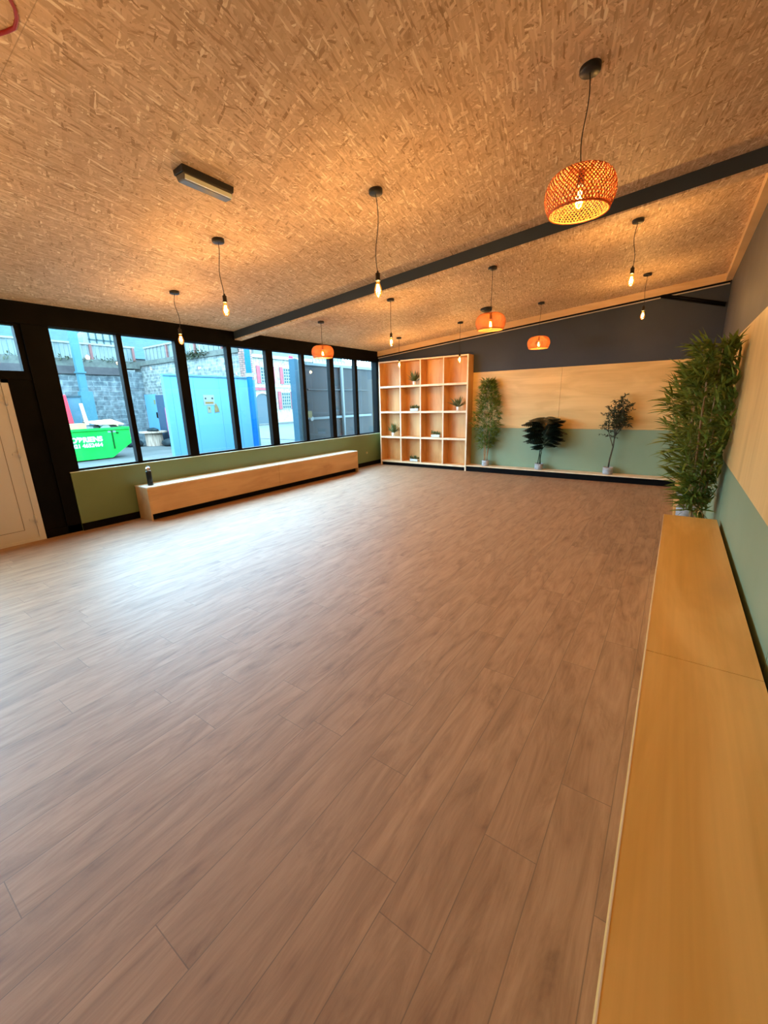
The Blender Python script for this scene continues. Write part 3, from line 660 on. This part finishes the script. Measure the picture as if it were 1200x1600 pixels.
# ------------------------------------------------------------------ outside
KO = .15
WHITE = mat('outdoor_white', (.8, .84, .84), .5); BLK = mat('outdoor_black', (.03, .03, .03), .5); CONC = noisy('grey_rubble_piece', (.3, .31, .33), (.4, .41, .43), 20, .8)
struct(bx(-60, -.25, -30, 60, -.12, -.02).build('ground', noisy('yard_concrete', (.26, .26, .25), (.36, .35, .34), 1.2, .85, bstr=.1, detail=8)))
STONE = stone('grey_rubble', (.34, .40, .44), (.56, .60, .63), (.70, .74, .76), bw=.55, rh=.2)
STONE2 = stone('pale_rubble', (.50, .52, .50), (.80, .78, .74), (.9, .9, .86), bw=.3, rh=.13)
sw = MB(); sw.box(-14.6, -14, -6, 10, -.02, 3.2); 
struct(sw.build('wall_outside', STONE))
struct(bx(-14.6, -6.75, 9.96, 10.5, -.02, 3.45).build('wall_side', STONE2))
CAP = noisy('coping_stone', (.30, .30, .27), (.42, .42, .36), 6, .9, bstr=.3)
struct(bx(-14.65, -13.93, -6, 9.9, 3.32, 3.62).build('trim_20', CAP)); struct(bx(-13.93, -6.7, 9.9, 10.55, 3.45, 3.64).build('trim_21', CAP))
struct(bx(-14.2, -13.9, -6, 9.3, 3.02, 3.32).build('trim_22', noisy('rusty_lintel', (.20, .17, .18), (.27, .23, .23), 3, .7)))
# panel railing on the wall
RAILP = noisy('pale_corrugated', (.50, .56, .54), (.62, .66, .62), 2, .6); RUST = noisy('red_oxide', (.6, .24, .22), (.75, .32, .3), 5, .7)
def railing(name, along, a0, a1, fix, z0, z1, label, posts):
    e = empty(name, (fix, (a0+a1)/2, z0) if along == 'y' else ((a0+a1)/2, fix, z0), label, 'railing', 'panel railings on the stone wall')
    m_ = MB(); n = int((a1-a0)/.16)
    for i in range(n):
        p = a0+(a1-a0)*i/n; q = a0+(a1-a0)*(i+1)/n-.02; o = .02 if i % 2 else 0
        if along == 'y': m_.box(fix-.03+o, fix+o, p, q, z0, z1)
        else: m_.box(p, q, fix-.03+o, fix+o, z0, z1)
    child(m_.build('panel', RAILP), e)
    for p in posts:
        child((bx(fix+.03, fix+.09, p-.045, p+.045, z0-.02, z1+.02) if along == 'y' else bx(p-.045, p+.045, fix-.09, fix-.03, z0-.02, z1+.02)).build('post', RUST), e)
    child((bx(fix-.03, fix+.06, a0, a1, z1, z1+.07) if along == 'y' else bx(a0, a1, fix-.06, fix+.03, z1, z1+.07)).build('handrail', WHITE), e)
railing('panel_railing', 'y', -5, 9.9, -14.2, 3.64, 4.22, 'pale panel railing along the top of the far stone wall', [-2, 1, 4, 6.2, 8.1, 9.8])
railing('panel_railing', 'x', -13.9, -6.8, 10.2, 3.66, 4.2, 'pale panel railing on the side stone wall above the blue hoarding', [-11.9, -9.8, -8.0])
# moss tufts on the wall
mt = MB(); rnd = random.Random(2)
for k in range(500):
    if k < 300: c = Vector((-11+rnd.gauss(1.4, .5), 9.9, 3.6+rnd.gauss(0, .07)))
    else: c = Vector((-13.92, rnd.uniform(5, 9.8), 3.62+rnd.gauss(0, .04)))
    blade(mt, c, (rnd.uniform(-1, 1), -rnd.uniform(.2, 1), rnd.uniform(-.6, 1)), rnd.uniform(.08, .2), .05, .2, 2)
tag(mt.build('wall_plants', leafy('moss', (.12, .15, .05), (.3, .33, .16))), 'straggly plants growing along the top of the stone walls', 'plants', kind='stuff')

# green skip
SKG = noisy('skip_green', (.03, 1.2, .13), (.05, 1.45, .19), 1.5, .45)
sx0, sx1 = -10.7, -8.98
e = empty('skip', (-9.8, 5.0, -.02), 'bright green skip full of rubble standing in the yard', 'skip')
bd = MB(); ya, yb_, yc, yd_ = 3.6, 3.1, 6.0, 6.78
def trap(x_, inset=0.): return [(x_, ya+inset, .02), (x_, yc+.12-inset, .02), (x_, yd_-inset*.5, .46), (x_, yd_-inset*.5, .98), (x_, yb_+inset*.5, .98), (x_, yb_+inset*.5, .5)]
A = trap(sx1); B = trap(sx0); vs = A+B; n = 6
bd.add(vs, [tuple(range(6)), tuple(range(11, 5, -1))]+[(i, i+6, (i+1) % 6+6, (i+1) % 6) for i in range(6) if i != 3]+[(3, 9, 10, 4)])
bo = bd.build('body', SKG); child(bo, e)
rm = MB(); rm.box(sx1-.02, sx1+.05, yb_-.03, yd_+.03, .93, 1.0); rm.box(sx0-.05, sx0+.02, yb_-.03, yd_+.03, .93, 1.0); rm.box(sx0, sx1, yd_-.02, yd_+.05, .93, 1.0); rm.box(sx0, sx1, yb_-.05, yb_+.02, .93, 1.0)
child(rm.build('rim', SKG), e)
rb = MB(); rb.box(sx1, sx1+.03, 6.2, 6.24, .3, .9); rb.tube([(sx1+.04, 6.36, .82), (sx1+.10, 6.36, .82)], .035, 10); child(rb.build('lifting_lug', mat('dark_green', (.01, .2, .03), .5)), e)
child(bx(sx1+.001, sx1+.006, 6.10, 6.34, .84, .90).build('plate', WHITE), e)
def text(s, size, M_, m, name, parent, ext=.004, bold=0):
    c = bpy.data.curves.new(name, 'FONT'); c.body = s; c.size = size; c.extrude = ext; c.offset = bold; c.align_x = 'RIGHT'
    o = bpy.data.objects.new(name, c); COL.objects.link(o); bpy.context.view_layer.update()
    me = bpy.data.meshes.new_from_object(o.evaluated_get(bpy.context.evaluated_depsgraph_get())); bpy.data.objects.remove(o, do_unlink=True)
    me.materials.clear(); me.materials.append(m); me.transform(M_); q = bpy.data.objects.new(name, me); COL.objects.link(q); child(q, parent); return q
def face_px(x, y, z): return Matrix(((0, 0, 1, x), (1, 0, 0, y), (0, 1, 0, z), (0, 0, 0, 1)))   # text facing +x, reading along +y
LETW = mat('white_lettering', (2.2, 2.5, 2.4), .5)
text("O'BRIENS", .215, face_px(sx1+.004, 5.90, .59), LETW, 'lettering', e, bold=.010)
text("021 4652464", .165, face_px(sx1+.004, 5.88, .42), LETW, 'lettering', e, bold=.006)
# things piled in the skip
CARD = noisy('cardboard', (1.5, .80, .42), (1.8, 1.0, .55), 4, .8); BOARD = noisy('raw_board', (1.7, 1.05, .68), (2.1, 1.35, .9), 4, .7)
tag(bx(-9.5, -9.15, 5.1, 5.58, 1.001, 1.17).build('cardboard_box', CARD), 'flattened cardboard box lying on the left of the rubble in the green skip', 'box')
tag(MB().hexa([(-10.3, 5.9, 1.17), (-9.1, 5.86, 1.11), (-10.2, 6.75, 1.22), (-9.1, 6.70, 1.07), (-10.3, 5.9, 1.20), (-9.1, 5.86, 1.14), (-10.2, 6.75, 1.25), (-9.1, 6.70, 1.10)]).build('wooden_board', BOARD), 'wide pale board lying across the top of the green skip', 'board')
rb = MB(); rnd = random.Random(8)
for k in range(40):
    c = Vector((rnd.uniform(-10.5, -9.15), rnd.uniform(4.4, 6.6), 1.0)); s_ = rnd.uniform(.05, .16); mm = Matrix.Rotation(rnd.uniform(0, 3), 3, Vector((rnd.random(), rnd.random(), 1)).normalized())
    rb.hexa([c+mm@Vector((i*s_, j*s_*.8, k_*s_*.4)) for k_ in (-1, 1) for j in (-1, 1) for i in (-1, 1)], rnd.randrange(3))
tag(rb.build('rubble', [CONC, CARD, noisy('white_rubble', (.6, .6, .58), (.75, .74, .7), 5, .8)]), 'mixed rubble heaped inside the green skip', 'rubble', kind='stuff')
tag(MB().hexa([(-9.75, 5.28, 1.17), (-9.65, 5.28, 1.17), (-9.75, 5.44, 1.17), (-9.65, 5.44, 1.17), (-9.9, 5.26, 2.05), (-9.8, 5.26, 2.05), (-9.9, 5.42, 2.08), (-9.8, 5.42, 2.08)]).build('red_board', mat('red_board', (2.4, .10, .15), .5), bev=.02), 'rounded red board standing upright in the green skip', 'board')
e = empty('wheeled_bin', (-10.2, 5.6, 1.0), 'slate blue wheeled bin standing among the rubble in the skip', 'bin')
child(MB().hexa([(-10.4, 5.42, 1.0), (-10.0, 5.42, 1.0), (-10.4, 5.78, 1.0), (-10.0, 5.78, 1.0), (-10.45, 5.36, 2.0), (-9.95, 5.36, 2.0), (-10.45, 5.86, 2.0), (-9.95, 5.86, 2.0)]).build('body', noisy('slate_blue_plastic', (.2, .42, .55), (.28, .5, .66), 3, .5)), e)
child(bx(-10.47, -9.92, 5.33, 5.89, 2.0, 2.05).build('lid', mat('bin_lid', (.10, .18, .22), .4)), e)
tag(MB().hexa([(-9.6, 5.72, 1.10), (-9.55, 5.72, 1.10), (-9.6, 5.82, 1.10), (-9.55, 5.82, 1.10), (-9.72, 5.70, 1.8), (-9.67, 5.70, 1.8), (-9.72, 5.79, 1.8), (-9.67, 5.79, 1.8)]).build('timber_offcut', BOARD), 'pale timber offcut leaning upright in the skip beside the blue column', 'timber')
# steel column in front of the stone wall
e = empty('steel_column', (-13.2, 7.2, 0), 'tall pale blue steel column standing before the grey stone wall', 'column')
CB = noisy('pale_blue_steel', (.16, .42, .52), (.22, .5, .6), 1, .5)
child(bx(-13.3, -13.1, 7.08, 7.33, -.02, 6.5).build('shaft', CB), e); child(bx(-13.34, -13.06, 7.02, 7.45, -.02, 2.3).build('casing', CB), e)
child(bx(-13.36, -13.04, 7.05, 7.36, 3.0, 3.06).build('collar', CB), e)
# blue door in the side wall with notices
BLUE = noisy('sky_blue_ply', (.34, .84, 1.30), (.38, .94, 1.45), .8, .55, (1, 1, .2))
e = empty('blue_door', (-13.2, 9.95, 0), 'blue yard door set in the pale stone side wall', 'door')
child(bx(-14.05, -13.0, 9.90, 9.95, -.02, 2.2).build('leaf', BLUE), e); child(bx(-12.98, -12.2, 9.88, 9.95, -.02, 2.15).build('side_panel', noisy('lilac_blue', (.12, .22, .36), (.17, .27, .4), 1, .5)), e)
child(bx(-13.2, -13.06, 9.885, 9.90, 1.75, 1.95).build('notice', mat('yellow_notice', (.6, .6, .3), .5)), e); child(bx(-13.1, -13.03, 9.86, 9.90, 1.15, 1.4).build('handle', BLK), e)
child(bx(-12.3, -12.22, 9.86, 9.88, .3, 1.6).build('pink_strip', mat('pink_strip', (1.6, .35, .7), .5)), e)
# cable drum table and junk
e = empty('cable_drum', (-12.4, 9.25, -.02), 'wooden cable drum used as a table near the blue yard door', 'cable drum')
DW_ = noisy('weathered_wood', (.9, .55, .40), (1.9, 1.35, 1.05), 3, .8, (9, 9, .6))
child(MB().lathe([(0, 0), (.35, 0), (.35, .56), (0, .56)], 16, (-12.4, 9.25, -.019), sm=False).build('core', DW_), e); child(MB().lathe([(0, .56), (.55, .56), (.55, .62), (0, .62)], 28, (-12.4, 9.25, -.019), sm=False).build('top', DW_), e)
def bag(x, y, sx_, sy_, h, seed, z=-.02, m=None):
    mb = MB(); rnd = random.Random(seed); prof = [(0, 0), (.8, .02), (1, .3), (.85, .7), (.45, .95), (0, 1)]
    vs = []; seg = 14
    mb.lathe([(r, zz_*h) for r, zz_ in prof], seg, (x, y, z), sx=sx_, sy=sy_)
    mb.v = [(a+rnd.uniform(-.03, .03), b_+rnd.uniform(-.03, .03), max(z, c+rnd.uniform(-.02, .02))) for a, b_, c in mb.v]; return mb.build('rubble_bag', m or noisy('dark_bag', (.03, .05, .06), (.10, .13, .15), 3, .35))
tag(bag(-12.75, 8.55, .38, .32, .35, 1), 'dark plastic bag lying on the ground in front of the cable drum', 'bag', 'dark rubbish bags in the yard')
tag(bag(-11.5, 9.45, .42, .3, .32, 2), 'dark plastic bag lying between the cable drum and the blue hoarding', 'bag', 'dark rubbish bags in the yard')
tag(bag(-12.4, 9.25, .4, .2, .14, 3, .602), 'heap of dark gloves and rags on top of the cable drum', 'rags')
tag(bx(-13.0, -12.9, 8.0, 8.1, -.02, .95).build('timber_post', BOARD), 'short timber post standing on the ground right of the skip', 'timber')

# blue hoarding with signs
e = empty('blue_hoarding', (-4.1, 6.9, 0), 'large sky blue plywood hoarding carrying safety signs outside the windows', 'hoarding')
hb = MB()
for a, b_ in ((5.58, 5.75), (5.755, 6.35), (6.355, 7.1), (7.105, 7.7), (7.705, 8.12)): hb.box(-4.06, -4.0, a, b_-.0, -.02, 2.36)
hb.box(-4.12, -4.06, 5.58, 5.64, -.02, 2.33)
child(hb.build('panel', BLUE), e)
child(bx(-4.1, -3.97, 5.57, 8.13, 2.36, 2.40).build('capping', mat('pale_cap', (.3, .6, .7), .5)), e)
child(bx(-4.3, -4.1, 8.10, 8.40, -.02, 2.33).build('return_panel', noisy('pale_blue_return', (.16, .48, .62), (.2, .54, .68), 1, .5)), e)
sg = tag(bx(-3.999, -3.992, 6.58, 6.90, 1.63, 1.90).build('safety_sign', WHITE), 'white and red safety sign fixed to the blue hoarding', 'sign')
child(bx(-3.992, -3.989, 6.61, 6.87, 1.76, 1.86).build('red_band', mat('sign_red', (2.2, .12, .25), .5)), sg)
for k, (a, b_) in enumerate(((6.62, 6.66), (6.82, 6.86))): child(MB().lathe([(0, 0), (.022, 0), (.022, .003), (0, .003)], 12).build('emblem', BLK), sg).matrix_basis = Matrix.Translation((-3.989, (a+b_)/2, 1.81)) @ Matrix.Rotation(PI/2, 4, 'Y')
sg.children[-1].location = (-3.989, 6.84, 1.81)
child(bx(-3.992, -3.989, 6.62, 6.86, 1.67, 1.72).build('printed_line', mat('sign_orange', (.75, .4, .12), .5)), sg)
sg = tag(bx(-3.999, -3.992, 6.66, 6.77, 1.43, 1.61).build('small_notice', mat('pale_yellow', (.75, .75, .5), .5)), 'small pale yellow notice on the hoarding just below the white sign', 'sign')
child(bx(-3.992, -3.989, 6.70, 6.73, 1.52, 1.57).build('symbol', mat('brown_symbol', (.25, .2, .12), .5)), sg)
tag(MB().add([(-3.99, 6.87, 1.43), (-3.99, 7.02, 1.45), (-3.99, 6.98, 1.60), (-3.99, 6.93, 1.68), (-3.99, 6.88, 1.62), (-3.999, 6.87, 1.43), (-3.999, 7.02, 1.45), (-3.999, 6.98, 1.60), (-3.999, 6.93, 1.68), (-3.999, 6.88, 1.62)], [(0, 1, 2, 3, 4), (9, 8, 7, 6, 5)]+[(i, i+5, (i+1) % 5+5, (i+1) % 5) for i in range(5)]).build('brown_plaque', noisy('brown_plaque', (.5, .38, .18), (.85, .6, .25), 14, .6)), 'brown pointed plaque on the hoarding right of the white sign', 'sign')
e = empty('blue_post', (-3.75, 7.98, 0), 'deep blue steel post standing at the right end of the hoarding', 'post')
child(bx(-3.82, -3.72, 7.91, 8.03, -.02, 3.6).build('shaft', noisy('deep_blue', (.01, .32, 1.4), (.015, .38, 1.6), 1, .4)), e)
child(bx(-3.83, -3.70, 7.89, 8.06, 2.39, 2.49).build('bracket', WHITE), e)
tag(bx(-6.74, -6.50, 9.9, 10.3, -.02, 5).build('brick_pillar', stone('red_brick', (.9, .42, .36), (1.1, .52, .44), (.45, .35, .3), bw=.22, rh=.075)), 'red brick pillar at the end of the side stone wall, behind the blue post', 'pillar')

# yellow brick building over the road
bxx = -22.; YB_ = stone('buff_brick', (1.15, 1.05, .9), (1.35, 1.22, 1.02), (1.2, 1.15, 1.05), bw=.5, rh=.12)
e = empty('brick_building', (bxx-2, 26, 0), 'buff brick house with red shutters across the road', 'building')
child(bx(bxx-6, bxx, 21.5, 34, -.02, 5.3).build('wall', YB_), e)
child(bx(bxx-.2, bxx+.25, 21.5, 34, 5.3, 5.55).build('cornice', noisy('pale_stone', (1.1, 1.1, 1.05), (1.3, 1.3, 1.25), 3, .7)), e)
child(MB().hexa([(bxx-6, 21.5, 5.55), (bxx+.2, 21.5, 5.55), (bxx-6, 34, 5.55), (bxx+.2, 34, 5.55), (bxx-3.2, 21.5, 7.6), (bxx-2.8, 21.5, 7.6), (bxx-3.2, 34, 7.6), (bxx-2.8, 34, 7.6)]).build('roof', noisy('slate', (.16, .24, .3), (.2, .3, .36), 4, .6)), e)
child(bx(bxx, bxx+.04, 21.5, 34, .0, .95).build('stone_base', noisy('base_stone', (1.1, .98, .78), (1.3, 1.15, .95), 3, .8)), e)
child(bx(bxx, bxx+.06, 21.5, 34, 3.02, 3.14).build('string_course', bpy.data.materials['pale_stone']), e)
WFR = mat('white_window_bars', (.8, .85, .85), .5); SHUT = noisy('red_shutter', (.9, .2, .25), (1.1, .28, .32), 3, .6); DG = mat('far_dark_pane', (.10, .2, .22), .1)
def far_window(y0, y1, z0, z1, shut=True):
    wf = bx(bxx, bxx+.03, y0, y1, z0, z1).build('window', DG); child(wf, e)
    br = MB()
    for i in range(5): y = y0+(y1-y0)*i/4; br.box(bxx+.03, bxx+.06, y-.03, y+.03, z0, z1)
    for i in range(6): z = z0+(z1-z0)*i/5; br.box(bxx+.03, bxx+.055, y0, y1, z-.03, z+.03)
    child(br.build('glazing_bars', WFR), wf)
    if shut:
        for a, b_ in ((y0-.42, y0-.08), (y1+.08, y1+.42)): child(bx(bxx, bxx+.08, a, b_, z0-.05, z1+.1).build('shutter', SHUT), e)
for y0 in (23.3, 25.75, 28.4): far_window(y0, y0+1.0, 3.36, 4.6)
far_window(25.35, 26.3, 1.25, 2.6); far_window(28.4, 29.3, 1.25, 2.6)
ar = MB(); n = 12; cy, czz = 23.2, 2.1; R_ = .62
vs = [(bxx+.05, cy-R_, 0), (bxx+.05, cy+R_, 0)]+[(bxx+.05, cy+R_*math.cos(PI*i/n), czz+.35*math.sin(PI*i/n)) for i in range(n+1)]
ar.add(vs, [tuple([0, 1]+list(range(2, n+3)))]); child(ar.build('arched_door', mat('blue_grey_door', (.25, .33, .38), .5)), e)
child(bx(bxx, bxx+.09, 24.0, 24.35, .9, 2.75).build('shutter', SHUT), e); child(bx(bxx, bxx+.09, 22.2, 24.4, 2.78, 2.98).build('door_head', SHUT), e)
child(MB().tube([(bxx+.08, cy+(R_+.08)*math.cos(PI*i/n), czz+.45*math.sin(PI*i/n)) for i in range(n+1)], .06, 6).build('arch_moulding', bpy.data.materials['pale_stone']), e)
struct(bx(-21.6, -.3, 13.5, 60, -.019, -.005).build('road', noisy('pale_asphalt', (.30, .32, .33), (.38, .40, .41), 3, .8, (.3, 2, 1))))
struct(bx(-21.9, -21.0, 13.5, 60, -.019, .1).build('kerb', noisy('kerb_stone', (.35, .35, .33), (.42, .42, .4), 3, .8)))
rp_ = empty('road_sign', (-18, 19.0, 0), 'small round teal sign on a post beside the road', 'sign')
child(MB().tube([(-18, 19.0, 0), (-18, 19.0, 1.75)], .03, 8).build('post', WHITE), rp_)
o = MB().lathe([(0, -.02), (.2, -.02), (.2, .02), (0, .02)], 20).build('disc', mat('teal', (.05, 1., .95), .5)); o.parent = rp_; o.location = (0, 0, 1.9); o.rotation_euler = (0, PI/2, 0)
# roofs behind the stone wall
e = empty('slate_roofed_house', (-28, 12, 0), 'slate-roofed house with an arched dormer beyond the stone wall', 'building')
SLATE = noisy('blue_slate', (.13, .24, .31), (.18, .31, .38), 3, .6, (1, 1, 5))
child(bx(-34, -26, -6, 19, 0, 5.0).build('wall', noisy('pale_render', (.5, .5, .48), (.56, .56, .54), 2, .8)), e)
child(MB().hexa([(-34, -6, 5), (-25.6, -6, 5), (-34, 20, 5), (-25.6, 20, 5), (-31, -6, 9.5), (-29, -6, 9.5), (-31, 20, 9.5), (-29, 20, 9.5)]).build('roof', SLATE), e)
for y_ in (4.5, 9.2): child(MB().tube([(-25.7, y_, 5), (-28.9, y_+.4, 9.3)], .1, 6).build('verge_board', WHITE), e)
dm = MB(); n = 14; cy = 13.4
vs = []
for x_ in (-25.4, -28.2): vs += [(x_, cy-1.2, 5.0), (x_, cy+1.2, 5.0)]+[(x_, cy+1.2*math.cos(PI*i/n), 5.9+.9*math.sin(PI*i/n)) for i in range(n+1)]
k_ = n+3; dm.add(vs, [tuple(range(k_)), tuple(range(2*k_-1, k_-1, -1))]+[(i, i+k_, (i+1) % k_+k_, (i+1) % k_) for i in range(k_)])
dmo = dm.build('dormer', mat('dormer_white', (.6, .68, .66), .6)); child(dmo, e)
gb = MB(); 
for i in range(-2, 3): gb.box(-25.4, -25.34, cy+i*.42-.03, cy+i*.42+.03, 5.1, 6.4)
gb.box(-25.4, -25.34, cy-.9, cy+.9, 5.95, 6.02); child(gb.build('glazing_bars', DG), dmo)

# steel gate and posts outside the far windows
e = empty('steel_gate', (-1.6, 9.5, 0), 'dark grey steel gate standing just outside the last three windows', 'gate')
GG = noisy('gate_grey', (.055, .05, .052), (.08, .072, .075), 1.2, .5, (1, 3, .3)); GL = mat('gate_light_grey', (.40, .44, .45), .5)
child(bx(-1.56, -1.52, 7.98, 11.1, -.02, 2.60).build('sheet', GG), e)
child(bx(-1.52, -1.47, 7.98, 11.1, 2.56, 2.62).build('top_rail', GL), e)
child(bx(-1.52, -1.47, 7.98, 10.7, 1.19, 1.25).build('lock_bar', GL), e); child(MB().tube([(-1.50, 8.0, 1.22), (-1.42, 8.0, 1.22)], .06, 14).build('bar_end', WHITE), e)
child(bx(-1.52, -1.48, 8.0, 10.6, 1.95, 1.98).build('cross_rail', mat('gate_mid_grey', (.13, .13, .13), .5)), e)
child(MB().tube([(-1.46, 9.33, -.02), (-1.46, 9.33, 2.58)], .045, 10).build('drop_pole', GL), e)
e = empty('gate_posts', (-1.5, 7.7, 0), 'pair of blue-grey steel gate posts left of the dark gate', 'gate post')
child(bx(-1.6, -1.4, 7.50, 7.60, -.02, 2.68).build('post', mat('blue_grey_steel', (.12, .27, .38), .5)), e)
child(bx(-1.62, -1.45, 7.61, 7.70, -.02, 2.67).build('post', mat('white_blue_steel', (.42, .6, .68), .5)), e)
child(bx(-1.6, -1.4, 7.72, 7.82, -.02, 2.67).build('post', mat('grey_green_steel', (.12, .16, .17), .5)), e)
child(bx(-1.4, -1.36, 7.74, 7.95, 1.25, 1.42).build('latch', mat('brass_latch', (.5, .38, .15), .4)), e)
e = empty('mesh_fence', (-6, 15, 0), 'pale mesh screen showing above the dark gate', 'fence')
ms = MB()
for i in range(50): y = 12.9+i*.2; ms.box(-6.02, -5.98, y, y+.05, 0, 3.95)
for z in (2.9, 3.2, 3.5, 3.9): ms.box(-6.03, -5.97, 12.9, 22.8, z, z+.05)
child(ms.build('bars', WHITE), e)
child(bx(-6.3, -6.2, 12.9, 22.8, 0, 3.1).build('backing', noisy('pale_backing', (.5, .6, .62), (.56, .66, .68), 1, .7)), e)
